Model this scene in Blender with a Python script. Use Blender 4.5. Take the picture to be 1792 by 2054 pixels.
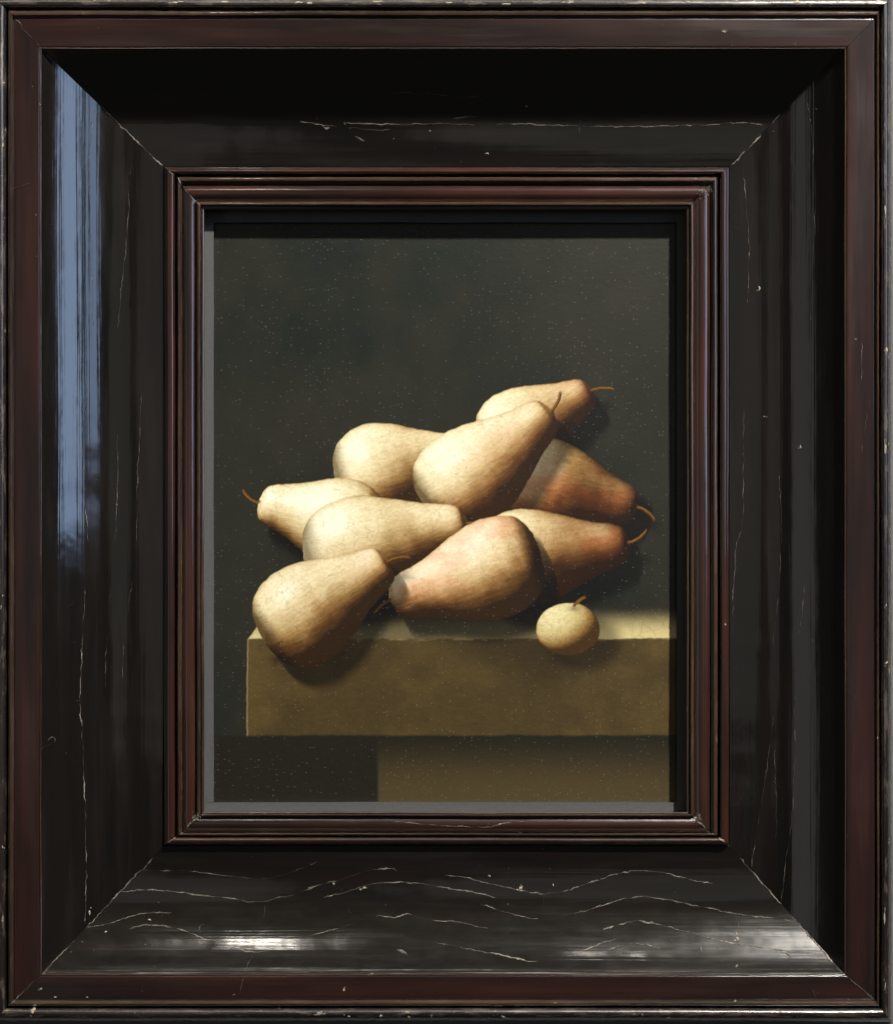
import bpy, math, random
import numpy as np
random.seed(7)
rng = np.random.RandomState(11)
sc = bpy.context.scene
for o in list(bpy.data.objects): bpy.data.objects.remove(o)
COL = sc.collection

# ------------------------------------------------------------------ units
# The frame was measured on the photograph in units of 1/1792 of its width; one unit is 0.224 mm on the wall.
S = 0.000224
CX, CY, DIST = 896.0, 1027.0, 2790.0        # middle of the picture, camera distance in the same units
EYE = 1.55                                  # height of the picture's middle above the floor, m
def P(x, y, h):
    """measured point (x right, y down) lying h units in front of the sight plane -> metres"""
    k = (DIST-h)/DIST
    return ((x-CX)*S*k, -h*S, EYE-(y-CY)*S*k)

# ------------------------------------------------------------------ camera
cam = bpy.data.cameras.new('camera'); cam_o = bpy.data.objects.new('camera', cam); COL.objects.link(cam_o)
cam_o.location = (0, -DIST*S, EYE); cam_o.rotation_euler = (math.radians(90), 0, 0)
cam.sensor_fit = 'HORIZONTAL'; cam.sensor_width = 36; cam.lens = 36*DIST/1792
cam.clip_start = 0.01; cam.clip_end = 50
sc.camera = cam_o

# ------------------------------------------------------------------ world and lamps (an exhibition room)
w = bpy.data.worlds.new('World'); sc.world = w; w.use_nodes = True
bg = w.node_tree.nodes['Background']; bg.inputs[0].default_value = (1.0, 0.95, 0.86, 1); bg.inputs[1].default_value = 0.016
def aim(o, target=(0, 0, EYE)):
    from mathutils import Vector
    d = Vector(target)-o.location; o.rotation_euler = d.to_track_quat('-Z', 'Y').to_euler()
def lamp(name, kind, loc, energy, colour, target=(0, 0, EYE), **kw):
    l = bpy.data.lights.new(name, kind); l.energy = energy; l.color = colour
    for k, v in kw.items(): setattr(l, k, v)
    o = bpy.data.objects.new(name, l); COL.objects.link(o); o.location = loc; aim(o, target); return o
def dirn(x, y, z, r):
    n = math.sqrt(x*x+y*y+z*z); return (x/n*r, y/n*r, EYE+z/n*r)
# the ceiling spot that lights the painting, from above and a little to the right
lamp('ceiling_spot', 'SPOT', dirn(33, -40, 55, 2.3), 480, (1.0, 0.945, 0.86), shadow_soft_size=0.05, spot_size=math.radians(40), spot_blend=0.6)
# two more spots of the track, aimed elsewhere, seen only as glints on the lower rail
lamp('track_spot', 'POINT', (-0.41, -1.35, EYE+1.84), 3.6, (1.0, 0.93, 0.82), shadow_soft_size=0.035)
lamp('track_spot', 'POINT', (0.34, -1.12, EYE+1.92), .5, (1.0, 0.93, 0.82), shadow_soft_size=0.03)
# unseen strip lamp, added above to draw highlight lines along the arrises
lamp('added_strip_light', 'AREA', (0.2, -0.46, EYE+2.3), 9, (1.0, 0.95, 0.86), (0.2, 0, EYE), shape='RECTANGLE', size=4.2, size_y=0.2)
# tall window in two lights, to the right behind the visitor
lamp('window_light', 'AREA', (1.93, -1.17, EYE+0.78), 5.4, (0.47, 0.66, 1.0), (0, 0, EYE+0.1), shape='RECTANGLE', size=0.48, size_y=1.7)
lamp('window_light', 'AREA', (1.58, -1.62, EYE+0.90), 3.0, (0.48, 0.66, 1.0), (0, 0, EYE+0.1), shape='RECTANGLE', size=0.40, size_y=1.7)
# pale wall of the room on the left, and the lit room behind the visitor: brighter towards their middles
def soft(loc, energy, colour, sx, sy):
    for k in (1.25, 0.9, 0.55):
        lamp('room_light', 'AREA', loc, energy*.33, colour, (0, 0, EYE), shape='ELLIPSE', size=sx*k, size_y=sy*k)
soft((-1.95, -1.50, EYE-0.25), 2.9, (1.0, 0.97, 0.90), 0.62, 2.8)
soft((-1.1, -3.4, EYE+0.3), 1.4, (1.0, 0.96, 0.88), 1.1, 1.7)
soft((0.75, -3.5, EYE+0.2), 1.8, (0.95, 0.96, 0.86), 1.4, 1.5)
sc.view_settings.view_transform = 'Standard'; sc.view_settings.look = 'None'
sc.view_settings.exposure = 0.0; sc.view_settings.gamma = 1.0; sc.view_settings.use_curve_mapping = False
sc.render.engine = 'CYCLES'
try:
    sc.cycles.use_denoising = True; sc.cycles.use_light_tree = False; sc.cycles.sample_clamp_indirect = 4.0
except Exception: pass

# ------------------------------------------------------------------ materials
class NT:
    def __init__(s, name):
        s.m = bpy.data.materials.new(name); s.m.use_nodes = True; s.t = s.m.node_tree; s.t.nodes.clear()
        s.out = s.n('ShaderNodeOutputMaterial'); s.b = s.n('ShaderNodeBsdfPrincipled'); s.l(s.b.outputs[0], s.out.inputs[0])
    def n(s, t, **kw):
        o = s.t.nodes.new(t)
        for k, v in kw.items(): setattr(o, k, v)
        return o
    def l(s, a, b): s.t.links.new(a, b)
    def val(s, node, key, v):
        if hasattr(v, 'is_output'): s.l(v, node.inputs[key])
        else: node.inputs[key].default_value = v
    def uv(s, sx=1, sy=1, coords='UV', off=(0, 0, 0)):
        c = s.n('ShaderNodeTexCoord'); m = s.n('ShaderNodeMapping'); s.l(c.outputs[coords], m.inputs[0])
        m.inputs['Scale'].default_value = (sx, sy, sx); m.inputs['Location'].default_value = off; return m.outputs[0]
    def noise(s, vec, scale, detail=3, rough=.55):
        k = s.n('ShaderNodeTexNoise'); s.l(vec, k.inputs['Vector']); k.inputs['Scale'].default_value = scale
        k.inputs['Detail'].default_value = detail; k.inputs['Roughness'].default_value = rough; return k.outputs[0]
    def ramp(s, v, stops, colour=False):
        r = s.n('ShaderNodeValToRGB'); s.l(v, r.inputs[0]); e = r.color_ramp.elements
        while len(e) < len(stops): e.new(.5)
        for q, (p, c) in zip(e, stops):
            q.position = p; q.color = c if isinstance(c, tuple) else (c, c, c, 1)
        return r.outputs[0]
    def mix(s, f, a, b):
        k = s.n('ShaderNodeMix', data_type='RGBA'); s.val(k, 0, f); s.val(k, 6, a); s.val(k, 7, b); return k.outputs[2]
    def math(s, op, a, b=0.0):
        k = s.n('ShaderNodeMath', operation=op); s.val(k, 0, a); s.val(k, 1, b); return k.outputs[0]
    def bump(s, h, strength, dist, normal=None):
        k = s.n('ShaderNodeBump'); s.l(h, k.inputs['Height']); k.inputs['Strength'].default_value = strength; k.inputs['Distance'].default_value = dist
        if normal is not None: s.l(normal, k.inputs['Normal'])
        return k.outputs[0]

def ebony(name, dark, brown, amount, rough=.24, dust=.05, worn=0.0, chip=0.0, coat=1.0):
    """polished black-stained wood: grain along the rail (U along, V across, in metres)"""
    t = NT(name)
    long_ = t.uv(14, 900); fine = t.noise(long_, 1.0, 4, .6)
    mid = t.noise(t.uv(6, 120), 1.0, 3, .5)
    cloud = t.noise(t.uv(9, 70), 1.0, 3, .55)
    g = t.math('MULTIPLY', mid, cloud)
    f = t.math('MULTIPLY', t.ramp(g, [(.14, 0.), (.42, 1.)]), amount)
    c = t.mix(f, (*dark, 1), (*brown, 1))
    c = t.mix(t.math('MULTIPLY', t.ramp(fine, [(.45, 0.), (.75, 1.)]), .35), c, (*[v*.5 for v in dark], 1))
    # settled dust on what faces up
    geo = t.n('ShaderNodeNewGeometry'); sep = t.n('ShaderNodeSeparateXYZ'); t.l(geo.outputs['Normal'], sep.inputs[0])
    up = t.ramp(sep.outputs[2], [(.15, 0.), (.85, 1.)])
    dn = t.ramp(t.noise(t.uv(90, 160), 1.0, 5, .7), [(.35, 0.25), (.75, 1.)])
    df = t.math('MULTIPLY', t.math('MULTIPLY', up, dn), dust)
    c = t.mix(df, c, (.42, .38, .31, 1))
    # tiny specks of dust, scattered
    sp = t.n('ShaderNodeTexVoronoi'); t.l(t.uv(700, 700), sp.inputs['Vector']); sp.inputs['Scale'].default_value = 1.0
    spk = t.ramp(sp.outputs['Distance'], [(.0, 1.), (.075, .8), (.11, 0.)])
    sel = t.ramp(t.noise(t.uv(260, 260), 1.0, 2), [(.66, 0.), (.72, 1.)])
    spf = t.math('MULTIPLY', t.math('MULTIPLY', spk, sel), .55)
    c = t.mix(spf, c, (.40, .37, .31, 1))
    rr = t.math('ADD', t.math('MULTIPLY', cloud, .10), rough-.05)
    smear = t.ramp(t.noise(t.uv(10, 90), 1.0, 5, .65), [(.50, 0.), (.72, 1.)])
    rr = t.math('ADD', rr, t.math('MULTIPLY', smear, .05))
    c = t.mix(t.math('MULTIPLY', smear, .012), c, (.42, .39, .33, 1))
    if worn > 0:
        wn = t.noise(t.uv(60, 300), 1.0, 5, .7)
        wf = t.math('MULTIPLY', t.ramp(wn, [(.52, 0.), (.62, 1.)]), worn)
        c = t.mix(wf, c, (.16, .12, .085, 1)); rr = t.math('ADD', rr, t.math('MULTIPLY', wf, .25))
    if chip > 0:
        cn = t.noise(t.uv(150, 210), 1.0, 4, .65)
        cf = t.math('MULTIPLY', t.ramp(cn, [(.66, 0.), (.69, 1.)]), chip)
        c = t.mix(cf, c, (.44, .36, .26, 1)); rr = t.math('ADD', rr, t.math('MULTIPLY', cf, .3))
    rr = t.math('ADD', rr, t.math('MULTIPLY', df, .6))
    t.l(c, t.b.inputs['Base Color']); t.l(rr, t.b.inputs['Roughness'])
    t.b.inputs['IOR'].default_value = 1.75
    t.b.inputs['Coat Weight'].default_value = coat; t.b.inputs['Coat IOR'].default_value = 1.8; t.l(t.math('MULTIPLY', rr, .9), t.b.inputs['Coat Roughness'])
    wav = t.noise(t.uv(34, 40), 1.0, 3, .5)
    n0 = t.bump(wav, .36, .0006)
    streak = t.noise(t.uv(3.5, 240), 1.0, 3, .6)
    ns = t.bump(streak, .26, .00035, n0)
    n1 = t.bump(fine, .10, .00012, ns)
    n2 = t.bump(t.noise(t.uv(420, 900), 1.0, 3), .05, .0001, n1)
    t.l(n2, t.b.inputs['Normal']); t.l(n2, t.b.inputs['Coat Normal'])
    return t.m
M = {}
M['hollow'] = ebony('polished_ebony', (.0050, .0045, .0040), (.0105, .0066, .0050), .7, .105, .032)
M['band'] = ebony('reddish_ebony', (.010, .0068, .0062), (.036, .012, .010), .9, .22, .035, coat=.25)
M['inner'] = ebony('warm_ebony', (.012, .007, .006), (.066, .018, .011), .9, .17, .05)
M['bead'] = ebony('worn_ebony', (.008, .006, .005), (.022, .011, .009), .8, .26, .05, worn=.32, chip=.5)
M['arris'] = ebony('rubbed_edge', (.022, .014, .010), (.085, .045, .028), .9, .11, .06, worn=.15, chip=.08)

t = NT('spacer_paint'); n = t.noise(t.uv(700, 1400), 1.0, 4, .6); n2 = t.noise(t.uv(60, 300), 1, 3)
c = t.mix(n, (.052, .053, .054, 1), (.088, .089, .09, 1)); c = t.mix(t.math('MULTIPLY', n2, .35), c, (.05, .05, .05, 1))
t.l(c, t.b.inputs['Base Color']); t.b.inputs['Roughness'].default_value = .7; t.l(t.bump(n, .3, .0002), t.b.inputs['Normal']); M['spacer'] = t.m

t = NT('pale_filler'); n = t.noise(t.uv(900, 900, 'Object'), 1.0, 4, .7)
nb = t.noise(t.uv(70, 70, 'Object'), 1.0, 2); c = t.mix(t.math('MULTIPLY', t.ramp(n, [(.35, 0.), (.65, 1.)]), t.ramp(nb, [(.35, .25), (.62, 1.)])), (.035, .03, .025, 1), (.34, .30, .245, 1)); t.l(c, t.b.inputs['Base Color']); t.b.inputs['Roughness'].default_value = .85; M['crack'] = t.m
t = NT('faint_filler'); n = t.noise(t.uv(900, 900, 'Object'), 1.0, 4, .7)
c = t.mix(t.ramp(n, [(.4, 0.), (.7, 1.)]), (.035, .03, .025, 1), (.17, .15, .12, 1)); t.l(c, t.b.inputs['Base Color']); t.b.inputs['Roughness'].default_value = .8; M['faint'] = t.m
t = NT('chipped_wood'); n = t.noise(t.uv(1500, 1500, 'Object'), 1.0, 3)
c = t.mix(n, (.16, .12, .08, 1), (.46, .40, .31, 1)); t.l(c, t.b.inputs['Base Color']); t.b.inputs['Roughness'].default_value = .8; M['chip'] = t.m
t = NT('lint_fibre'); t.b.inputs['Base Color'].default_value = (.26, .25, .21, 1); t.b.inputs['Roughness'].default_value = .9; M['lint'] = t.m
t = NT('gallery_wall'); n = t.noise(t.uv(60, 60, 'Object'), 1.0, 4)
c = t.mix(n, (.085, .09, .088, 1), (.12, .125, .12, 1)); t.l(c, t.b.inputs['Base Color']); t.b.inputs['Roughness'].default_value = .85
t.l(t.bump(t.noise(t.uv(900, 900, 'Object'), 1, 3), .2, .0003), t.b.inputs['Normal']); M['wall'] = t.m
t = NT('oak_panel'); n = t.noise(t.uv(4, 90, 'Object'), 1.0, 4); c = t.mix(n, (.10, .06, .03, 1), (.20, .13, .07, 1))
t.l(c, t.b.inputs['Base Color']); t.b.inputs['Roughness'].default_value = .7; M['panel'] = t.m

# ------------------------------------------------------------------ helpers
def link(name, me, mat, parent=None):
    o = bpy.data.objects.new(name, me); COL.objects.link(o)
    if mat is not None: me.materials.append(mat)
    if parent is not None: o.parent = parent
    return o
def mesh(name, verts, faces, uvs=None, smooth=None):
    me = bpy.data.meshes.new(name); me.from_pydata(verts, [], faces)
    if smooth is not None: me.polygons.foreach_set('use_smooth', smooth)
    if uvs is not None:
        ul = me.uv_layers.new(name='UVMap'); li = np.empty(len(me.loops), dtype=np.int32); me.loops.foreach_get('vertex_index', li)
        ul.data.foreach_set('uv', np.asarray(uvs, dtype=np.float32)[li].ravel())
    me.update(); return me

# ------------------------------------------------------------------ wall behind
def wall():
    h = -95*S; v = [(-1.2, -h, .4), (1.2, -h, .4), (1.2, -h, 2.7), (-1.2, -h, 2.7), (-1.2, -h+.1, .4), (1.2, -h+.1, .4), (1.2, -h+.1, 2.7), (-1.2, -h+.1, 2.7)]
    f = [(0, 1, 2, 3), (5, 4, 7, 6), (4, 0, 3, 7), (1, 5, 6, 2), (3, 2, 6, 7), (4, 5, 1, 0)]
    o = link('wall', mesh('wall', v, f), M['wall']); o['kind'] = 'structure'; return o
wall()

# ------------------------------------------------------------------ the frame
# nested break lines of the mouldings: left x, right x, top y, bottom y
BR = [(-17, 1789, -7, 2050), (14, 1766, 18, 2021), (28, 1757, 35, 2006), (80, 1698, 95, 1957), (84, 1694, 98.5, 1953.5),
      (328, 1464, 334, 1697), (354, 1442, 352, 1678), (365, 1427, 369, 1670), (394, 1393, 404, 1638), (410, 1377, 421, 1629), (429, 1358, 446, 1609)]
def hollow_profile():
    # steep, nearly straight fall from the outer arris that sweeps out flat towards the inner mouldings
    fs = np.linspace(0, 1, 400); sl = np.interp(fs, [0, .08, .45, .60, .75, .86, 1], [.82, .73, .50, .27, .09, 0, -.03])
    sl = np.convolve(np.pad(sl, 20, 'edge'), np.ones(41)/41, 'valid'); z = 104-np.cumsum(sl)*244/400.
    return [(f, float(np.interp(f, fs, z))) for f in np.linspace(0, 1, 33)]
def arc(f0, f1, z0, ztop, z1, n=9):
    out = []
    for k in range(n):
        a = math.pi*k/(n-1); f = f0+(f1-f0)*(.5-.5*math.cos(a)); base = z0+(z1-z0)*k/(n-1)
        out.append((f, base+(ztop-max(z0, z1))*math.sin(a)))
    return out
STRIPS = [  # name, break index, profile as (fraction between the break lines, height), back height, material
    ('outer_bead', 0, [(0, 70)]+arc(0, 1, 92, 122, 98, 11), -94, 'bead'),
    ('ridge', 1, [(0, 98), (.12, 105)]+arc(.14, .84, 107, 115, 108, 7)+[(.88, 107), (1, 107)], -40, 'arris'),
    ('flat_band', 2, [(0, 107), (.025, 108.3), (.05, 108.8), (.075, 109.0), (.1, 109.05), (.3, 109.2), (.5, 109.25), (.7, 109.2), (.9, 109.05), (.925, 109.0), (.95, 108.8), (.975, 108.3), (1, 107.5)], -40, 'band'),
    ('arris_bead', 3, arc(0, 1, 107.5, 111, 104, 6), -40, 'arris'),
    ('hollow', 4, hollow_profile(), -40, 'hollow'),
    ('inner_bead', 5, [(0, 7), (.04, 10)]+arc(.06, .9, 12, 30, 16, 11)+[(.95, 12), (1, 11)], -40, 'inner'),
    ('fillet', 6, [(0, 11), (.12, 17)]+arc(.15, .8, 19, 24, 19, 6)+[(.85, 13), (1, 12)], -40, 'arris'),
    ('ogee', 7, [(0, 12), (.08, 15), (.2, 19), (.35, 21.5), (.5, 22), (.65, 21), (.8, 18.5), (.92, 15.5), (1, 14.5)], -40, 'inner'),
    ('sight_edge', 8, [(0, 14.5), (.05, 20)]+arc(.08, .5, 21, 24.5, 21, 6)+[(.55, 16), (.62, 16), (.66, 18.5)]+arc(.68, 1, 19, 20.5, 15, 5), -9, 'arris'),
]
RAILS = ('T', 'R', 'B', 'L')
def lerp4(i, f):
    a, b = BR[i], BR[i+1]; return [a[k]+(b[k]-a[k])*f for k in range(4)]
_tab = {}
def vn1(x, seed):
    if seed not in _tab: _tab[seed] = np.random.RandomState(seed).rand(512)*2-1
    r = _tab[seed]
    i = math.floor(x); f = x-i; f = f*f*(3-2*f); return r[i % 512]*(1-f)+r[(i+1) % 512]*f
def rail_line(rail, i, f, gap=.35):
    """both ends of a moulding line (measured units)"""
    l, r, t, b = lerp4(i, f)
    if rail == 'T': return (l+gap, t), (r-gap, t)
    if rail == 'B': return (l+gap, b), (r-gap, b)
    if rail == 'L': return (l, t+gap), (l, b-gap)
    return (r, t+gap), (r, b-gap)
def strip_mesh(name, rail, i, prof, back, segs=70):
    ri = RAILS.index(rail); n = len(prof); verts, uvs, faces, smooth = [], [], [], []
    horiz = rail in 'TB'; arc_len = 0; last = None
    # two extra rows close the moulding at the back
    rows = [(prof[0][0], back, True)]+[(f, z, False) for f, z in prof]+[(prof[-1][0], back, True)]
    inset = .15/max(1.0, abs(BR[i][0]-BR[i+1][0]))
    for ri_, (f, z, is_back) in enumerate(rows):
        ff = min(max(f, inset), 1-inset) if i else min(f, 1-inset)
        (x0, y0), (x1, y1) = rail_line(rail, i, ff)
        pos = (x0 if not horiz else y0)
        if last is not None: arc_len += math.hypot(pos-last[0], z-last[1])
        last = (pos, z)
        for s in range(segs+1):
            q = s/segs; x = x0+(x1-x0)*q; y = y0+(y1-y0)*q
            along = x if horiz else y
            ends = min(1, 14*min(q, 1-q))
            wz = (.55*vn1(along/140.+ri*31, 5+ri)+.25*vn1(along/37.+ri*17, 9+ri))*(0 if is_back else ends)
            wt = (.55*vn1(along/230.+i*.35, 40+ri)+.22*vn1(along/45.+i*2.3, 60+ri))*ends
            if horiz: y += wt
            else: x += wt
            verts.append(P(x, y, z+wz)); uvs.append((along*S+ri*1.37, (arc_len+BR[i][0 if rail == 'L' else 2]+300*ri)*S+i*.05))
    m = segs+1; R = len(rows)
    flip = rail in ('T', 'R')
    for a in range(R):
        b = (a+1) % R
        for s in range(segs):
            q = (a*m+s, a*m+s+1, b*m+s+1, b*m+s)
            # orientation: outward is towards the camera
            faces.append(q[::-1] if rail in ('B', 'L') and False else q); smooth.append(0 < a < R-2)
    faces.append(tuple(a*m for a in range(R))); smooth.append(False)
    faces.append(tuple(a*m+segs for a in range(R))[::-1]); smooth.append(False)
    me = mesh(name, verts, faces, uvs, smooth)
    import bmesh
    bm = bmesh.new(); bm.from_mesh(me); bmesh.ops.recalc_face_normals(bm, faces=bm.faces)
    # crisp arrises where the profile turns sharply
    for e in bm.edges:
        if len(e.link_faces) == 2 and e.calc_face_angle(0) > math.radians(38): e.smooth = False
    bm.to_mesh(me); bm.free()
    return me
frame = bpy.data.objects.new('picture_frame', None); COL.objects.link(frame); frame.location = P(CX, 2050, -94)
bpy.context.view_layer.update()
frame['label'] = 'worn black ebony picture frame with deep hollow moulding, cracked along its bottom rail'
frame['category'] = 'frame'
fl = frame.location.copy()
def parent_keep(o, p):
    o.parent = p
    o.matrix_parent_inverse = p.matrix_world.inverted()
rail_obj = {}
RL = {'T': 'upper rail, in shade, one pale crack along the hollow', 'B': 'lower rail with long wavy pale cracks and lamp glints',
      'L': 'left rail reflecting blue window light', 'R': 'right rail with faint upright cracks'}
for rail in RAILS:
    name, i, prof, back, mk = STRIPS[4]
    o = link('rail', strip_mesh('rail', rail, i, prof, back, 110), M[mk]); o['label'] = RL[rail]
    parent_keep(o, frame); rail_obj[rail] = o
bpy.context.view_layer.update()
for rail in RAILS:
    for name, i, prof, back, mk in STRIPS:
        if name == 'hollow': continue
        o = link(name, strip_mesh(name, rail, i, prof, back), M[mk]); parent_keep(o, rail_obj[rail])
# grey spacer between frame and panel: four strips, butted at the corners
def spacer(rail):
    l, r, t, b = BR[9]; li, ri_, ti, bi = BR[10]; e = 3.0
    x0, x1, y0, y1 = {'L': (l-e, li, t-e, bi-.4), 'R': (ri_, r+e, t-e, bi-.4), 'T': (li+.3, ri_-.3, t-e, ti), 'B': (l-e, r+e, bi, b+e)}[rail]
    n = 60; horiz = rail in 'TB'; verts, uvs, faces = [], [], []
    for s in range(n+1):
        q = s/n
        for k, (c, z) in enumerate(((0, -12), (1, -12), (1, -20.5), (0, -20.5))):
            x = x0+(x1-x0)*(q if horiz else c); y = y0+(y1-y0)*(c if horiz else q)
            inner = (rail in 'LT' and c == 1) or (rail in 'RB' and c == 0)
            if inner:
                wv = .5*vn1((x if horiz else y)/90., 80+RAILS.index(rail))
                if horiz: y += wv
                else: x += wv
            verts.append(P(x, y, z)); uvs.append(((x if horiz else y)*S, (k*9+RAILS.index(rail)*40)*S))
    for s in range(n):
        for k in range(4): faces.append((s*4+k, s*4+(k+1) % 4, s*4+4+(k+1) % 4, s*4+4+k))
    faces += [(0, 1, 2, 3), (n*4+3, n*4+2, n*4+1, n*4)]
    me = mesh('spacer_strip', verts, faces, uvs)
    import bmesh
    bm = bmesh.new(); bm.from_mesh(me); bmesh.ops.recalc_face_normals(bm, faces=bm.faces); bm.to_mesh(me); bm.free()
    o = link('spacer_strip', me, M['spacer']); parent_keep(o, rail_obj[rail])
for rail in RAILS: spacer(rail)

# ------------------------------------------------------------------ surface lookup: height of the frame under a measured point
def height_at(rail, x, y):
    k = {'L': 0, 'R': 1, 'T': 2, 'B': 3}[rail]; c = x if rail in 'LR' else y
    best = None
    for name, i, prof, back, mk in STRIPS:
        a, b = BR[i][k], BR[i+1][k]; f = (c-a)/(b-a)
        if -1e-6 <= f <= 1+1e-6:
            fs = [p[0] for p in prof]; zs = [p[1] for p in prof]
            return float(np.interp(f, fs, zs))
    return 10.0
def which_rail(x, y):
    """rail of a measured point, split along the mitres"""
    def inside(v, lo, hi): return lo <= v <= hi
    d = {'L': x-BR[0][0], 'R': BR[0][1]-x, 'T': y-BR[0][2], 'B': BR[0][3]-y}
    return min(d, key=d.get)
def ribbon(name, rail, pts, width, mat, jitter=.8, seed=0, rough=.55, lift=.35, parent=None):
    """a thin filled crack or scratch lying in the surface along traced points"""
    r = np.random.RandomState(seed+17); P2 = np.array(pts, float)
    d = np.r_[0, np.cumsum(np.hypot(*np.diff(P2, axis=0).T))]; n = max(3, int(d[-1]/1.9))
    q = np.linspace(0, d[-1], n); xs = np.interp(q, d, P2[:, 0]); ys = np.interp(q, d, P2[:, 1])
    ker = np.ones(5)/5
    if n > 12:
        xs[2:-2] = np.convolve(xs, ker, 'valid'); ys[2:-2] = np.convolve(ys, ker, 'valid')
    j = r.randn(n)*rough*1.7; j = np.convolve(np.pad(j, 2, 'edge'), np.array([.1, .2, .4, .2, .1]), 'valid')
    j2 = np.cumsum(r.randn(n)*.35); j = j+(j2-np.convolve(np.pad(j2, 15, 'edge'), np.ones(31)/31, 'valid'))*.9
    tx = np.gradient(xs); ty = np.gradient(ys); L = np.maximum(np.hypot(tx, ty), 1e-6); nx, ny = -ty/L, tx/L
    xs = xs+nx*j; ys = ys+ny*j
    wv = width*(1-jitter*.6+jitter*.9*r.rand(n)); slow = np.interp(np.arange(n), np.linspace(0, n-1, max(3, n//7)), r.rand(max(3, n//7)))
    wv = wv*np.clip(-.05+1.45*slow, .12, 1.35); tap = np.minimum(1, np.minimum(np.arange(n), np.arange(n)[::-1])/5.+.15); wv = wv*tap
    verts, faces = [], []
    for k in range(n):
        for sgn in (-1, 0, 1):
            x = xs[k]+nx[k]*wv[k]*.5*sgn; y = ys[k]+ny[k]*wv[k]*.5*sgn
            verts.append(P(x, y, height_at(rail, x, y)+lift+(.35 if sgn == 0 else 0)))
    for k in range(n-1):
        for c in (0, 1): faces.append((k*3+c, k*3+c+1, k*3+4+c, k*3+3+c))
    o = link(name, mesh(name, verts, faces), M[mat]); parent_keep(o, parent or rail_obj[rail]); return o
def zone(ox, oy, k): return lambda pts: [(ox+k*a, oy+k*b) for a, b in pts]
BL = zone(0, 1400.5, .3702); BM = zone(574.9, 1548, .3702); BRt = zone(1179.3, 1400.5, .3418)
TL = zone(0, 0, .3702); TM = zone(574.9, 0, .3702); TR = zone(1179.3, 0, .3418); LM = zone(0, 663.4, .3589); RM = zone(1275.9, 663.4, .3589)
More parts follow.
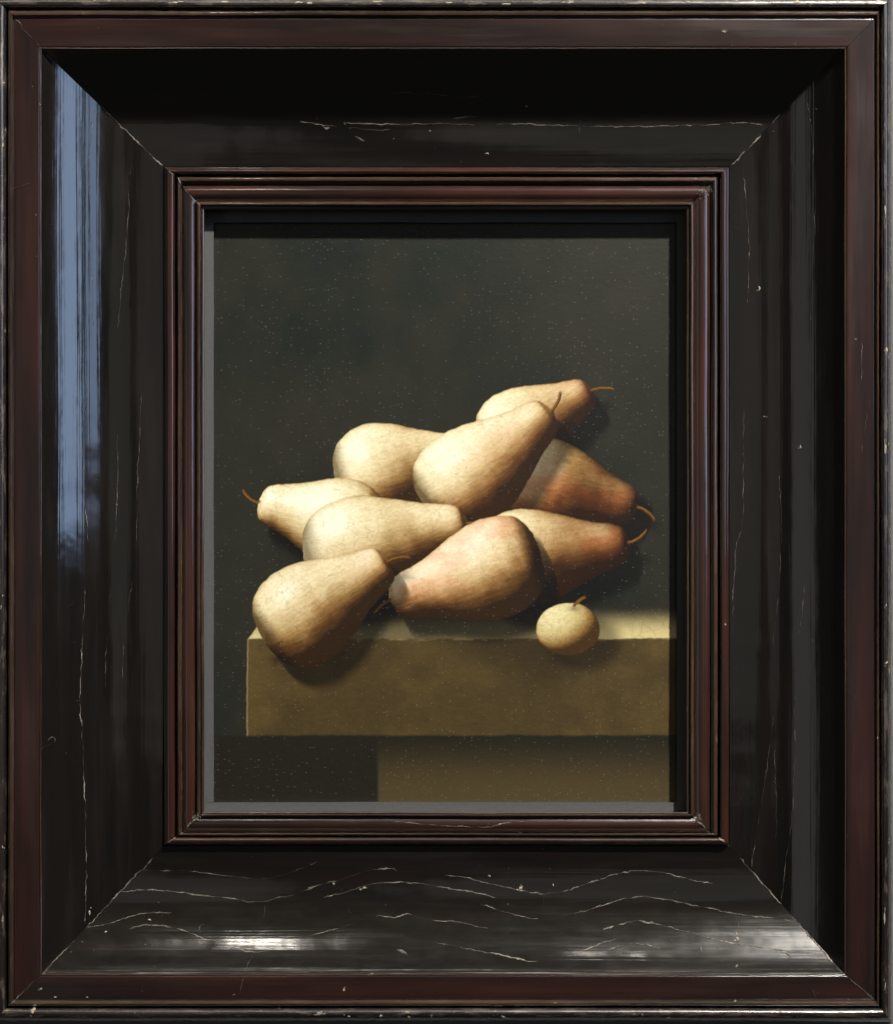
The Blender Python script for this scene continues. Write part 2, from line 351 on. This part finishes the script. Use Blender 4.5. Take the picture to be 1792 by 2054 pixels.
cracks = [
 ('B', BL([(865,935),(990,935),(1100,945),(1200,960),(1300,970),(1400,982),(1450,980)]), 2.0, 'crack'),
 ('B', BL([(780,930),(820,935)]), 1.8, 'crack'),
 ('B', BL([(1450,978),(1560,950),(1650,915),(1730,885)]), 1.2, 'faint'),
 ('B', BL([(640,1052),(740,1042),(820,1038),(960,1050),(1090,1070),(1190,1078),(1260,1085),(1340,1103),(1425,1105),(1510,1080),(1600,1065),(1700,1025),(1792,1000)])[:-1]+BM([(110,632),(240,600),(340,570),(420,540),(545,520),(600,535)]), 2.5, 'crack'),
 ('B', BL([(1432,1106),(1434,1140),(1430,1190)]), 1.5, 'faint'),
 ('B', BL([(465,1245),(560,1228),(660,1200),(740,1175),(820,1160),(930,1165)]), 2.0, 'crack'),
 ('B', BL([(700,1250),(780,1228),(900,1235),(960,1248),(1040,1275),(1110,1305),(1200,1325),(1260,1345),(1330,1372),(1390,1375),(1440,1375),(1520,1345),(1600,1310)])+BM([(0,925),(130,885),(250,860),(360,825),(500,780),(580,795),(660,768),(740,795),(820,812),(900,808),(1000,830),(1100,855)]), 2.3, 'crack'),
 ('B', BL([(1370,1385),(1340,1460),(1325,1490)]), 1.5, 'faint'),
 ('B', BL([(1322,1512),(1305,1560),(1300,1610)]), 1.4, 'faint'),
 ('B', BM([(190,685),(310,655),(390,630),(460,612),(540,598),(660,600),(760,612),(850,630),(960,645),(1050,660),(1140,685)]), 2.8, 'crack'),
 ('B', BM([(860,558),(1000,580),(1100,605),(1220,635),(1330,655),(1400,663),(1500,650),(1620,610)])+BRt([(0,1088),(100,1055),(200,1022),(320,1012),(420,1020),(540,1048),(640,1075),(740,1088)]), 2.8, 'crack'),
 ('B', BM([(1395,668),(1392,730)]), 1.4, 'faint'),
 ('B', BM([(1040,712),(1120,740),(1200,765),(1320,798),(1400,798),(1560,768)])+BRt([(0,1245),(110,1210),(210,1175),(330,1165),(440,1178),(540,1200),(660,1222),(780,1248),(850,1265),(980,1280),(1090,1290),(1190,1306)]), 2.4, 'crack'),
 ('B', BM([(750,932),(800,925),(900,943),(1000,965),(1120,985),(1220,1005),(1320,1030),(1400,1022),(1480,1010),(1560,985)])+BRt([(0,1470),(90,1435),(170,1415)]), 3.0, 'crack'),
 ('B', BRt([(90,1360),(200,1325),(290,1305),(380,1322),(480,1345),(580,1372),(700,1405),(820,1435),(950,1455),(1080,1470),(1200,1485),(1360,1502)]), 3.0, 'crack'),
 ('B', BRt([(100,1480),(180,1460),(270,1438),(350,1450),(430,1470)]), 2.0, 'crack'),
 ('B', BM([(320,1020),(400,985),(470,950)]), 1.2, 'faint'),
 ('B', BM([(340,262),(500,265),(640,272),(760,288),(880,295),(1000,300),(1100,300),(1180,278),(1350,268),(1440,250),(1495,236)]), 2.0, 'crack'),
 ('T', TM([(320,665),(480,672),(640,672),(840,668),(1020,675)]), 1.8, 'crack'),
 ('T', TM([(1130,672),(1300,672),(1450,678),(1560,680),(1630,683)])+TR([(0,742),(120,740),(260,742),(400,740),(550,735),(700,733),(840,722),(940,720),(1030,732)]), 2.2, 'crack'),
 ('T', TM([(70,658),(130,664),(200,678),(280,684)]), 1.6, 'crack'),
 ('T', TM([(325,690),(440,700),(560,705)]), 1.4, 'faint'),
 ('T', TM([(560,500),(700,500),(850,515),(1060,525)]), 1.0, 'faint'),
 ('T', TM([(900,640),(1040,628)]), 1.2, 'faint'),
 ('L', TL([(518,575),(500,640),(492,760),(480,870)]), 1.6, 'faint'),
 ('L', TL([(480,870),(485,1000),(492,1200),(500,1400),(500,1600),(505,1780)]), 1.1, 'faint'),
 ('L', LM([(460,480),(465,820),(475,980)]), 1.3, 'faint'),
 ('L', LM([(475,980),(492,1130),(488,1300),(475,1480),(465,1650),(455,1850)])+BL([(432,0),(440,120),(450,300),(455,450),(462,560),(465,750),(468,950),(462,1220)]), 2.3, 'crack'),
 ('L', TL([(710,870),(700,1000),(695,1200),(675,1400),(655,1600),(640,1790)]), 1.2, 'faint'),
 ('L', LM([(655,560),(658,800),(650,1050),(640,1230),(625,1400),(600,1640),(590,1850),(590,2000)]), 1.4, 'faint'),
 ('L', LM([(790,350),(780,600),(765,900),(765,1150),(750,1330),(735,1430),(715,1560),(690,1650),(685,1950)]), 1.3, 'faint'),
 ('R', TR([(1285,590),(1310,720),(1325,850),(1330,1000),(1340,1160),(1335,1300),(1325,1450),(1315,1700),(1305,1940)]), 1.4, 'faint'),
 ('R', TR([(910,950),(920,1060),(930,1200),(948,1400),(945,1600),(938,1780)]), 1.8, 'faint'),
 ('R', RM([(605,420),(600,700),(600,1000),(590,1120),(560,1200),(545,1450),(540,1680)]), 1.6, 'faint'),
 ('R', RM([(800,750),(815,1050),(805,1350),(790,1550),(765,1750)]), 1.2, 'faint'),
 ('R', RM([(945,1400),(930,1600),(915,1700)]), 1.6, 'crack'),
 ('R', BRt([(1215,0),(1218,300),(1210,560),(1195,750),(1170,900),(1150,1080),(1137,1195)]), 1.6, 'faint'),
 ('R', BRt([(1090,100),(1060,350),(1020,620),(985,840),(957,1005)]), 1.4, 'faint'),
 ('R', BRt([(1095,300),(1110,640),(1105,830)]), 1.1, 'faint'),
]
for k, (rail, pts, wd, mk) in enumerate(cracks):
    ribbon('crack', rail, pts, wd*.9, mk, seed=k, jitter=1.0)
# short scratches and scuffs
scr = [('L', LM([(365,1548),(418,1515)]), 1.3, 'crack'), ('L', TL([(62,1030),(120,1005),(168,985)]), 1.8, 'crack'), ('L', BL([(198,296),(245,262),(300,240),(306,222),(285,208),(262,222),(258,245)]), 1.4, 'faint'),
       ('R', RM([(1305,385),(1285,520),(1262,690)]), 1.4, 'faint'), ('R', RM([(1262,60),(1262,290)]), 1.1, 'faint'),
       ('B', BRt([(865,1275),(892,1345)]), 1.6, 'crack'), ('B', BRt([(1320,1708),(1338,1760)]), 1.6, 'faint'), ('B', BM([(325,742),(345,762),(362,766)]), 1.8, 'crack'),
       ('B', BRt([(740,1405),(757,1370)]), 4, 'crack'), ('B', BRt([(665,1485),(667,1450)]), 5, 'chip'), ('B', BRt([(750,1450),(770,1470),(800,1475)]), 1.8, 'crack'),
       ('B', BRt([(1130,1498),(1165,1490),(1180,1510),(1200,1528)]), 3, 'crack'), ('B', BM([(590,962),(630,975),(660,995)]), 5, 'faint'), ('B', BL([(1085,1270),(1078,1240),(1105,1220)]), 1.2, 'faint'),
       ('B', BM([(705,855),(716,835)]), 1.6, 'crack'), ('T', TM([(160,628),(166,652)]), 2.2, 'crack'), ('T', TM([(195,680),(215,696),(238,690)]), 4, 'crack'), ('T', TM([(362,735),(390,742),(425,765)]), 3, 'faint'),
       ('T', TM([(1596,648),(1592,685),(1586,722)]), 1.8, 'faint'), ('T', TM([(312,662),(322,680)]), 2, 'crack'), ('T', TR([(785,183),(805,172),(820,190)]), 3, 'crack'), ('T', TR([(845,250),(842,285)]), 1.8, 'faint'), ('T', TR([(1222,248),(1215,275)]), 1.8, 'faint')]
for k, (rail, pts, wd, mk) in enumerate(scr):
    ribbon('scratch', rail, pts, wd, mk, seed=300+k, jitter=.5)
# pale dust packed in the open mitres
mit = [('L', (28, 33), (83, 96), 1.6, 'faint'), ('L', (190, 204), (328, 334), 2.4, 'crack'), ('L', (328, 335), (408, 419), 2.6, 'crack'),
       ('R', (1640, 152), (1540, 254), 1.6, 'faint'), ('R', (1540, 254), (1463, 336), 3.0, 'crack'),
       ('B', (404, 1626), (330, 1695), 4.0, 'crack'), ('B', (327, 1698), (172, 1860), 2.6, 'crack'), ('B', (172, 1860), (84, 1951), 2.8, 'crack'), ('B', (78, 1958), (20, 2012), 2.0, 'crack'),
       ('B', (1383, 1630), (1464, 1696), 4.4, 'crack'), ('B', (1465, 1699), (1570, 1816), 3.2, 'crack'), ('B', (1570, 1816), (1692, 1950), 3.4, 'crack'), ('B', (1700, 1958), (1760, 2012), 1.8, 'faint')]
def corner_pt(rail, i, f):
    l, r, t, b = lerp4(i, f); return l, r, t, b
for k, (rail, a, b, wd, mk) in enumerate(mit):
    # follow the true mitre: walk the break lines between the two ends
    left = a[0] < CX; topc = a[1] < CY; pts = []
    for i in range(10):
        for f in np.linspace(0, 1, 12):
            l, r, t, bb = lerp4(i, f); x = l if left else r; y = t if topc else bb
            if min(a[0], b[0]) <= x <= max(a[0], b[0]): pts.append((x, y))
    if len(pts) < 3: pts = [a, b]
    off = .8*wd*.5
    pts = [(x, y+(off if rail == 'B' else 0)) for x, y in pts] if rail == 'B' else [(x-off if rail == 'L' else x+off, y) for x, y in pts]
    ribbon('mitre_filler', rail, pts, wd, mk, seed=500+k, jitter=1.0, rough=.8, lift=.8)

# ------------------------------------------------------------------ chips of bare wood and settled specks, one lot on each rail
def blob(verts, faces, rail, x, y, rx, ry, r, lift=.5):
    n = 7; c = len(verts); z = height_at(rail, x, y); verts.append(P(x, y, z+lift+min(rx, ry)*.35))
    ph = r.rand()*6.28
    for k in range(n):
        a = ph+6.2832*k/n; q = .35+.9*r.rand(); xx = x+rx*q*math.cos(a); yy = y+ry*q*math.sin(a)
        verts.append(P(xx, yy, height_at(rail, xx, yy)+lift*.6))
    for k in range(n): faces.append((c, c+1+k, c+1+(k+1) % n))
def lot(name, rail, items, mat, seed):
    r = np.random.RandomState(seed); v, f = [], []
    for (x, y, rx, ry) in items:
        for q in range(1 if rx*ry < 4 else 3):
            g = 1 if q == 0 else .55*r.rand()+.2
            blob(v, f, rail, x+(q > 0)*r.randn()*rx*.7, y+(q > 0)*r.randn()*ry*.7, rx*g*.72, ry*g*.72, r)
    o = link(name, mesh(name, v, f), M[mat]); parent_keep(o, rail_obj[rail]); o['kind'] = 'stuff'; return o
r = np.random.RandomState(3)
def ins(rail, x, y):
    return which_rail(x, y) == rail
for k, rail in enumerate(RAILS):
    items = []; num = {'T': 55, 'R': 90, 'B': 240, 'L': 60}[rail]
    while len(items) < num:
        x, y = r.rand()*1780+5, r.rand()*2040+5
        d = min(x, 1792-x, y, 2050-y)
        if d > 385 or not ins(rail, x, y): continue
        s = .4+1.3*r.rand()**5
        items.append((x, y, s*(1+.8*r.rand()), s))
    lot('dust_specks', rail, items, 'faint' if rail != 'B' else 'crack', 20+k)
chips = {'B': [(66, 2026, 9, 12), (110, 2001, 6, 3), (175, 2001, 3, 2.5), (82, 1984, 4, 3), (690, 1987, 4, 5), (622, 2042, 4, 2.5), (700, 2040, 5, 3), (765, 2039, 9, 6), (820, 2041, 8, 5), (866, 2039, 3, 4), (1010, 2041, 8, 5),
               (1340, 2042, 6, 4), (1272, 2036, 3, 2), (1000, 2018, 10, 2), (1040, 2019, 8, 2), (745, 1954, 9, 3), (1115, 2012, 8, 2), (1475, 2008, 4, 2), (1430, 2020, 4, 2), (1460, 2020, 5, 2.5), (1565, 2030, 8, 4),
               (732, 1781, 8, 6), (1045, 1781, 9, 6), (670, 1773, 4, 3), (983, 1757, 3, 4), (1110, 1775, 4, 4), (1479, 1882, 5.5, 5.5), (1478, 1872, 2.5, 2.5), (1479, 1937, 2.2, 2.2), (300, 1845, 5, 2), (212, 1869, 4, 3), (470, 1995, 3, 1.5), (560, 2022, 4, 3)],
         'T': [(1452, 62, 5, 3), (600, 4, 14, 4), (760, 3, 16, 3), (900, 5, 12, 3), (1015, 8, 14, 4), (1140, 4, 18, 3), (1290, 6, 10, 3), (1380, 3, 8, 2), (1600, 4, 10, 4), (1625, 6, 9, 4), (1680, 4, 8, 2), (1740, 4, 10, 3), (350, 4, 12, 3), (450, 3, 10, 2.5), (1056, 213, 3, 2), (978, 307, 3.5, 2.2), (863, 262, 2.5, 2)],
         'L': [(8, 165, 4, 3), (6, 290, 3, 8), (5, 1195, 4, 6), (66, 172, 2, 3), (2, 1218, 3, 9), (81, 209, 2, 2), (72, 430, 2, 2), (6, 1700, 3, 4), (180, 1830, 3, 6), (235, 1012, 2, 2)],
         'R': [(1779, 700, 4, 8), (1786, 1226, 9, 4), (1778, 1215, 3, 4), (1778, 1330, 3, 5), (1776, 1980, 3, 12), (1774, 1840, 2.5, 24), (1524, 577, 4, 7), (1455, 1252, 4, 3.5), (1606, 898, 5, 4), (1776, 420, 3, 16), (1777, 900, 3, 20), (1716, 680, 2, 2), (1760, 1480, 2, 4), (1533, 836, 3.5, 1.8)]}
for k, rail in enumerate(RAILS): lot('edge_chips', rail, chips[rail], 'chip', 70+k)

# ------------------------------------------------------------------ lint caught in two corners (loose, so things of their own)
def lint(label, x, y, spread, n, seed, rail):
    r = np.random.RandomState(seed); verts, faces = [], []
    for k in range(n):
        a = r.rand()*6.28; L = 2+8*r.rand()**2.5; x0 = x+r.randn()*spread*.5; y0 = y+r.randn()*spread*.5; z0 = 23+2*r.rand()
        bend = r.randn()*.12; m = 6; c = len(verts); w_ = .18+.22*r.rand()
        for q in range(m+1):
            s = q/m; aa = a+bend*s*10; px = x0+math.cos(aa)*L*s; py = y0+math.sin(aa)*L*s; pz = z0+4*math.sin(3.1*s)+r.randn()*.5
            nx, ny = -math.sin(aa)*w_, math.cos(aa)*w_
            verts += [P(px-nx, py-ny, pz), P(px+nx, py+ny, pz), P(px, py, pz+w_*1.4)]
        for q in range(m):
            for e in range(3): faces.append((c+q*3+e, c+q*3+(e+1) % 3, c+q*3+3+(e+1) % 3, c+q*3+3+e))
    o = link('lint_tuft', mesh('lint_tuft', verts, faces), M['lint'])
    o['label'] = label; o['category'] = 'lint'; return o
lint('grey tuft of lint caught in the upper right corner of the inner moulding', 1411, 386, 13, 34, 1, 'T')
lint('pale tuft of lint caught in the lower left corner beside the grey spacer', 397, 1637, 9, 20, 2, 'B')
lint('pale tuft of lint caught in the lower right corner of the inner moulding', 1400, 1642, 10, 22, 3, 'B')

# ---- PAINTING PIGMENT (generic still life: a heap of pears on a stone shelf) ----
def vnoise(x, y, seed):
    r = np.random.RandomState(seed); G = r.rand(256, 256)
    xi = np.floor(x).astype(int); yi = np.floor(y).astype(int)
    fx = x - xi; fy = y - yi
    fx = fx*fx*fx*(fx*(fx*6-15)+10); fy = fy*fy*fy*(fy*(fy*6-15)+10)
    a = G[yi % 256, xi % 256]; b = G[yi % 256, (xi+1) % 256]
    c = G[(yi+1) % 256, xi % 256]; d = G[(yi+1) % 256, (xi+1) % 256]
    return (a*(1-fx)+b*fx)*(1-fy) + (c*(1-fx)+d*fx)*fy
def fbm(x, y, seed, o=4):
    s = 0; a = .5
    for k in range(o):
        s = s + a*vnoise(x*2**k, y*2**k, seed+k); a *= .5
    return s/(1-.5**o)
def sstep(a, b, x):
    t = np.clip((x-a)/(b-a), 0, 1); return t*t*(3-2*t)
def paint_colours(X, Y):
    """X, Y: arrays in photograph units; returns linear pigment colours and a relief map"""
    XO, YO = X, Y
    X = XO + 4*(fbm(XO/45, YO/45, 901)-.5) + 1.6*(fbm(XO/9, YO/9, 905, 2)-.5); Y = YO + 4*(fbm(XO/45, YO/45, 911)-.5) + 1.6*(fbm(XO/9, YO/9, 915, 2)-.5)
    def col(r, g, b): return (np.array([r, g, b])/255.0)**2.2
    def mix(A, B, f): return A*(1-f[..., None]) + B*f[..., None]
    n1 = fbm(X/170, Y/170, 3); n2 = fbm(X/28, Y/40, 9); grain = fbm(X/5, Y/3, 21, 2)
    C = mix(col(42, 42, 35), col(28, 34, 29), sstep(.2, .8, n1))
    C = C*(.86+.28*n2)[..., None]
    C = mix(C, col(49, 47, 38)[None, None]*np.ones_like(C), .5*sstep(800, 1360, X)*sstep(1300, 500, Y))
    # ---- stone shelf right across
    edge = 1281 + 2.0*(fbm(X/60, Y*0+.5, 5)-.5)
    top = sstep(1168, 1180, Y)
    lit = sstep(1215, 1280, Y)
    shelf_top = mix(col(40, 37, 27)[None, None]*np.ones_like(C), col(208, 192, 136)[None, None]*np.ones_like(C), lit)
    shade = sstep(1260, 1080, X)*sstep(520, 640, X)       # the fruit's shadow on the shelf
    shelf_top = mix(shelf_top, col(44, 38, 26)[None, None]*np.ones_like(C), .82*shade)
    inb = sstep(-2.5, 2.5, X-(497+.75*np.clip(1281-Y, 0, 200)+3*(fbm(Y/40, X*0+.3, 15)-.5)))
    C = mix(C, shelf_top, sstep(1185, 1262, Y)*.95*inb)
    face = mix(col(83, 69, 40)[None, None]*np.ones_like(C), col(70, 58, 34)[None, None]*np.ones_like(C), sstep(.3, .7, fbm(X/120, Y/90, 31)))
    d = (X-760)*.55-(Y-1281)
    face = mix(face, col(46, 38, 24)[None, None]*np.ones_like(C), .75*np.exp(-((X-1000-1.5*(Y-1281))/150)**2)*sstep(1440, 1290, Y))
    face = face*(.9+.2*n2)[..., None]
    face = face*(.88+.24*fbm(X/9, Y/3.5, 33, 3))[..., None]; face = mix(face, col(150, 130, 80)[None, None]*np.ones_like(C), .5*sstep(edge+5, edge+1, Y)*sstep(.4, .7, fbm(X/18, Y/9, 35)))
    C = mix(C, face, sstep(edge-1.5, edge+1.5, Y)*inb)
    under = mix(col(33, 32, 24)[None, None]*np.ones_like(C), col(72, 62, 40)[None, None]*np.ones_like(C), sstep(754, 762, X)*sstep(1470, 1590, Y))
    C = mix(C, under, sstep(1472, 1478, Y+2*(n1-.5)))
    # ---- a heap of pale pears, painted from the back to the front
    cream = np.array([col(30, 19, 10), col(92, 64, 32), col(152, 120, 72), col(205, 184, 136), col(233, 220, 178), col(251, 246, 220)])
    rampx = [0, .17, .36, .58, .82, 1.08]
    Lt = np.array([-.50, -.60, .62])
    pears = [  # x, y of the middle, axis angle in degrees (towards the stem), length, girth, blush, seed
        (1078, 842, 30, 252, 172, .8, 1), (806, 938, 14, 276, 206, .10, 2), (1150, 985, -14, 270, 186, 1.0, 3),
        (985, 925, 38, 320, 206, .35, 4), (645, 1040, 163, 262, 190, .0, 5), (1110, 1112, 8, 310, 198, .95, 6),
        (775, 1088, 14, 340, 216, .12, 7), (935, 1160, 198, 320, 204, .5, 8), (655, 1204, 33, 300, 206, .18, 9)]
    relm = np.zeros_like(X)
    PS = np.linspace(-1, 1, 401)
    PR = np.interp(PS, [-1.0, -.93, -.8, -.6, -.4, -.2, 0, .2, .4, .6, .8, .93, 1.0], [0, .34, .68, .93, 1.0, .94, .78, .57, .39, .27, .20, .12, 0])
    PR = np.convolve(np.pad(PR, 12, 'edge'), np.hanning(25)/np.hanning(25).sum(), 'valid')
    PR = PR*np.clip((1-np.abs(PS))/.03, 0, 1)
    for (px, py, an, ln, gi, bl, sd) in pears:
        a = np.radians(an); ca, sa = np.cos(a), -np.sin(a)
        def local(XX, YY):
            s = ((XX-px)*ca + (YY-py)*sa)/(ln/2); t = (-(XX-px)*sa + (YY-py)*ca)/(gi/2)
            return s, t - .06*s*s*np.sin(sd)
        def radius(s):
            return np.sqrt(np.interp(s, PS, PR, left=0, right=0))
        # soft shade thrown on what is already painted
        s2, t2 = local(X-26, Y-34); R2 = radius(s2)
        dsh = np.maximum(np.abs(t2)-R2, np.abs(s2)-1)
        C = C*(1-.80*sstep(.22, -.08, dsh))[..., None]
        s, t = local(X, Y); wn = .03*(fbm(X/50+sd, Y/50, 200+sd)-.5)
        R = radius(s)
        z = np.sqrt(np.clip(R*R-t*t, 0, 1))
        ss = np.linspace(-1, 1, 801); Rr = radius(ss); dR = np.gradient(Rr, ss)
        dR = np.convolve(dR, np.ones(41)/41, 'same')
        slope = np.interp(np.clip(s, -1, 1), ss, np.clip(dR, -3, 3))*(gi/ln)
        nrm = 1/np.sqrt(1+slope**2); Rs = np.maximum(R, .02)
        ns, nt, nzz = -slope*nrm, t/Rs*nrm, z/Rs*nrm
        nx = ns*ca - nt*sa; ny = ns*sa + nt*ca
        bump = fbm(X/34+sd*3, Y/34, 300+sd)-.5
        brush = fbm(s*ln/2/26+sd, t*gi/2/3.4+4*s*s, 320+sd, 3)-.5
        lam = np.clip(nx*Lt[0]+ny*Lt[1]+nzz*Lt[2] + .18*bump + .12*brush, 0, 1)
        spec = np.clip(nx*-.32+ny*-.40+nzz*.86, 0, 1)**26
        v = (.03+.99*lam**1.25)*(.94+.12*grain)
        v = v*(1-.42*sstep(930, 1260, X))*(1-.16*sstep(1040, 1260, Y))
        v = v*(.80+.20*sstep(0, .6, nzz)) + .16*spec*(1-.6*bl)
        K = np.stack([np.interp(v, rampx, cream[:, i]) for i in range(3)], -1)
        bf = np.clip(bl*(.55+1.2*sstep(.35, .7, fbm(X/60+sd, Y/44, 400+sd)))*sstep(-.9, .5, t*.7+s*.3), 0, 1)
        K = K*(1-bf[..., None]) + K*np.array([.90, .58, .52])*bf[..., None]
        fleck = sstep(.78, .95, vnoise(X/5.5+sd*7, Y/5.5, 500+sd))*sstep(.45, .6, vnoise(X/40, Y/40, 520+sd))
        K = K*(1-.16*fleck)[..., None]
        russ = sstep(-.72, -.95, s+.04*bump)                       # the calyx
        K = K*(1-russ[..., None]) + (K*.38)*russ[..., None]
        dd = np.maximum(np.abs(t)-R, (np.abs(s)-1))*gi/2
        m = sstep(1.6, -1.6, dd)
        m = m*(1-.55*sstep(1090, 1290, X)*sstep(0, -30, -dd-24))
        C = mix(C, K, m); relm = np.maximum(relm, m)
        # the stem
        su = (s-.97)*ln/2; tv = t*gi/2 - .010*su*su*(1 if sd % 2 else -1)
        stem = sstep(4.2, 2.4, np.abs(tv)-.02*su)*sstep(-3, 3, su)*sstep(44, 39, su)
        sc_ = mix(col(122, 84, 30)[None, None]*np.ones_like(C), col(52, 32, 14)[None, None]*np.ones_like(C), sstep(-2.5, 3, tv))
        C = mix(C, sc_, stem*.95)
    # one small pale fruit at the shelf's edge
    r2 = np.hypot((X-1140)/64, (Y-1262)/52); z2 = np.sqrt(np.clip(1-r2*r2, 0, 1))
    C = C*(1-.6*sstep(1.35, .8, np.hypot((X-1172)/70, (Y-1290)/52)))[..., None]
    v = .08+.8*np.clip((X-1140)/64*-.5+(Y-1262)/52*-.6+z2*.62, 0, 1); v = v*(.9+.2*grain)
    K = np.stack([np.interp(v, rampx, cream[:, i]) for i in range(3)], -1)*np.array([.86, .86, .72])
    m = sstep(1.03, .97, r2); C = mix(C, K, m)
    su = (X-1152)*.5-(Y-1218)*.86; tv = (X-1152)*.86+(Y-1218)*.5-.012*su*su
    stem = sstep(4.2, 2.6, np.abs(tv))*sstep(-4, 2, su)*sstep(30, 26, su)
    C = mix(C, col(104, 72, 30)[None, None]*np.ones_like(C), stem)
    C = C*(1-.55*np.exp(-(((X-1152)/11)**2+((Y-1222)/6)**2))[..., None]*(1-stem[..., None]))
    m = np.maximum(m, relm)
    fold = 0
    C = C*(.93+.14*grain)[..., None]
    relief = .25*(n2-.5) + .5*(grain-.5) + 0
    return np.clip(C, 0, 1), relief

# ------------------------------------------------------------------ the painting
painting = bpy.data.objects.new('painting', None); COL.objects.link(painting); painting.location = P(CX, 1625, -22)
painting['label'] = 'small still life painting, pale produce heaped on a brown stone ledge against a dark ground'
painting['category'] = 'painting'
bpy.context.view_layer.update()
def paint_layer():
    x0, x1, y0, y1, st = 416., 1371., 428., 1622., 1.6
    xs = np.arange(x0, x1+.1, st); ys = np.arange(y0, y1+.1, st); X, Y = np.meshgrid(xs, ys)
    C, rel = paint_colours(X, Y); nx, ny = len(xs), len(ys)
    warp = 1.2*(fbm(X/400, Y/400, 777)-.5)
    h = -22+.35*rel+warp
    k = (DIST-h)/DIST
    V = np.stack([(X-CX)*S*k, -h*S, EYE-(Y-CY)*S*k], -1).reshape(-1, 3)
    i = np.arange(nx*ny).reshape(ny, nx)
    F = np.stack([i[1:, :-1], i[1:, 1:], i[:-1, 1:], i[:-1, :-1]], -1).reshape(-1, 4)
    me = bpy.data.meshes.new('paint_layer'); me.vertices.add(len(V)); me.vertices.foreach_set('co', V.astype(np.float32).ravel())
    me.loops.add(F.size); me.loops.foreach_set('vertex_index', F.astype(np.int32).ravel())
    me.polygons.add(len(F)); me.polygons.foreach_set('loop_start', (np.arange(len(F))*4).astype(np.int32))
    me.polygons.foreach_set('use_smooth', np.ones(len(F), bool))
    at = me.color_attributes.new('pigment', 'FLOAT_COLOR', 'POINT')
    at.data.foreach_set('color', np.concatenate([C.reshape(-1, 3), np.ones((len(V), 1))], 1).astype(np.float32).ravel())
    me.update(calc_edges=True); me.validate()
    return me
t = NT('varnished_oil_paint')
a = t.n('ShaderNodeAttribute'); a.attribute_name = 'pigment'; c = a.outputs['Color']
# pale flecks: varnish glints put into the colour, and some settled dust
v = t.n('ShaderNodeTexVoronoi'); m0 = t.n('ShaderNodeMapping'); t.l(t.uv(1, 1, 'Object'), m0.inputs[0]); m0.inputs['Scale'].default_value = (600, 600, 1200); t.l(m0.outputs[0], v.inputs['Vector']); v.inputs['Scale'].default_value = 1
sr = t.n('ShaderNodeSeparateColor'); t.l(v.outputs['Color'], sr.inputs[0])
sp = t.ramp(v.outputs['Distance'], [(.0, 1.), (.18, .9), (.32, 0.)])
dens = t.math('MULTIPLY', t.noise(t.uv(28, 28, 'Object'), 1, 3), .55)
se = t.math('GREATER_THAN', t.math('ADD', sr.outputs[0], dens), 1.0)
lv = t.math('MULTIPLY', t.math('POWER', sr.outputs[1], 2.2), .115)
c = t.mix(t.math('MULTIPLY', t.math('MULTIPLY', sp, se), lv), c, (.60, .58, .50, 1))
# age cracks in the paint
ve = t.n('ShaderNodeTexVoronoi'); ve.feature = 'DISTANCE_TO_EDGE'; wv = t.n('ShaderNodeVectorMath', operation='ADD')
nz = t.n('ShaderNodeTexNoise'); t.l(t.uv(90, 90, 'Object'), nz.inputs['Vector']); nz.inputs['Scale'].default_value = 1; t.l(t.uv(150, 150, 'Object'), wv.inputs[0]); t.l(nz.outputs['Color'], wv.inputs[1]); t.l(wv.outputs[0], ve.inputs['Vector']); ve.inputs['Scale'].default_value = 1
ck = t.math('MULTIPLY', t.ramp(ve.outputs['Distance'], [(.0, 1.), (.035, 0.)]), t.ramp(t.noise(t.uv(40, 40, 'Object'), 1, 2), [(.42, 0.), (.65, .24)]))
c = t.mix(ck, c, (.02, .017, .012, 1))
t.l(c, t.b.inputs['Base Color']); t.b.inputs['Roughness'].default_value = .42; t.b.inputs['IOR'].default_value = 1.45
t.b.inputs['Coat Weight'].default_value = .8; t.b.inputs['Coat Roughness'].default_value = .10; t.b.inputs['Coat IOR'].default_value = 1.5
v2 = t.n('ShaderNodeTexVoronoi'); m_ = t.uv(520, 520, 'Object'); mm = t.n('ShaderNodeMapping'); t.l(m_, mm.inputs[0]); mm.inputs['Scale'].default_value = (1.5, 1, 3.2)
t.l(mm.outputs[0], v2.inputs['Vector']); v2.inputs['Scale'].default_value = 1.0; v2.feature = 'SMOOTH_F1'
n1 = t.bump(v2.outputs['Distance'], .9, .00018)
n2 = t.bump(t.noise(t.uv(900, 900, 'Object'), 1.0, 3, .6), .2, .00012, n1)
t.l(n2, t.b.inputs['Coat Normal'])
t.l(t.bump(t.noise(t.uv(400, 400, 'Object'), 1.0, 4, .6), .2, .0002), t.b.inputs['Normal'])
M['paint'] = t.m
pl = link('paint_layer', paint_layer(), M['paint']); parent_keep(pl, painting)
def board():
    x0, x1, y0, y1 = 416, 1371, 428, 1622; v = []
    for z in (-24.0, -58.0):
        for x, y in ((x0, y0), (x1, y0), (x1, y1), (x0, y1)): v.append(P(x, y, z))
    f = [(3, 2, 1, 0), (4, 5, 6, 7), (0, 1, 5, 4), (1, 2, 6, 5), (2, 3, 7, 6), (3, 0, 4, 7)]
    o = link('panel_board', mesh('panel_board', v, f), M['panel']); parent_keep(o, painting)
board()
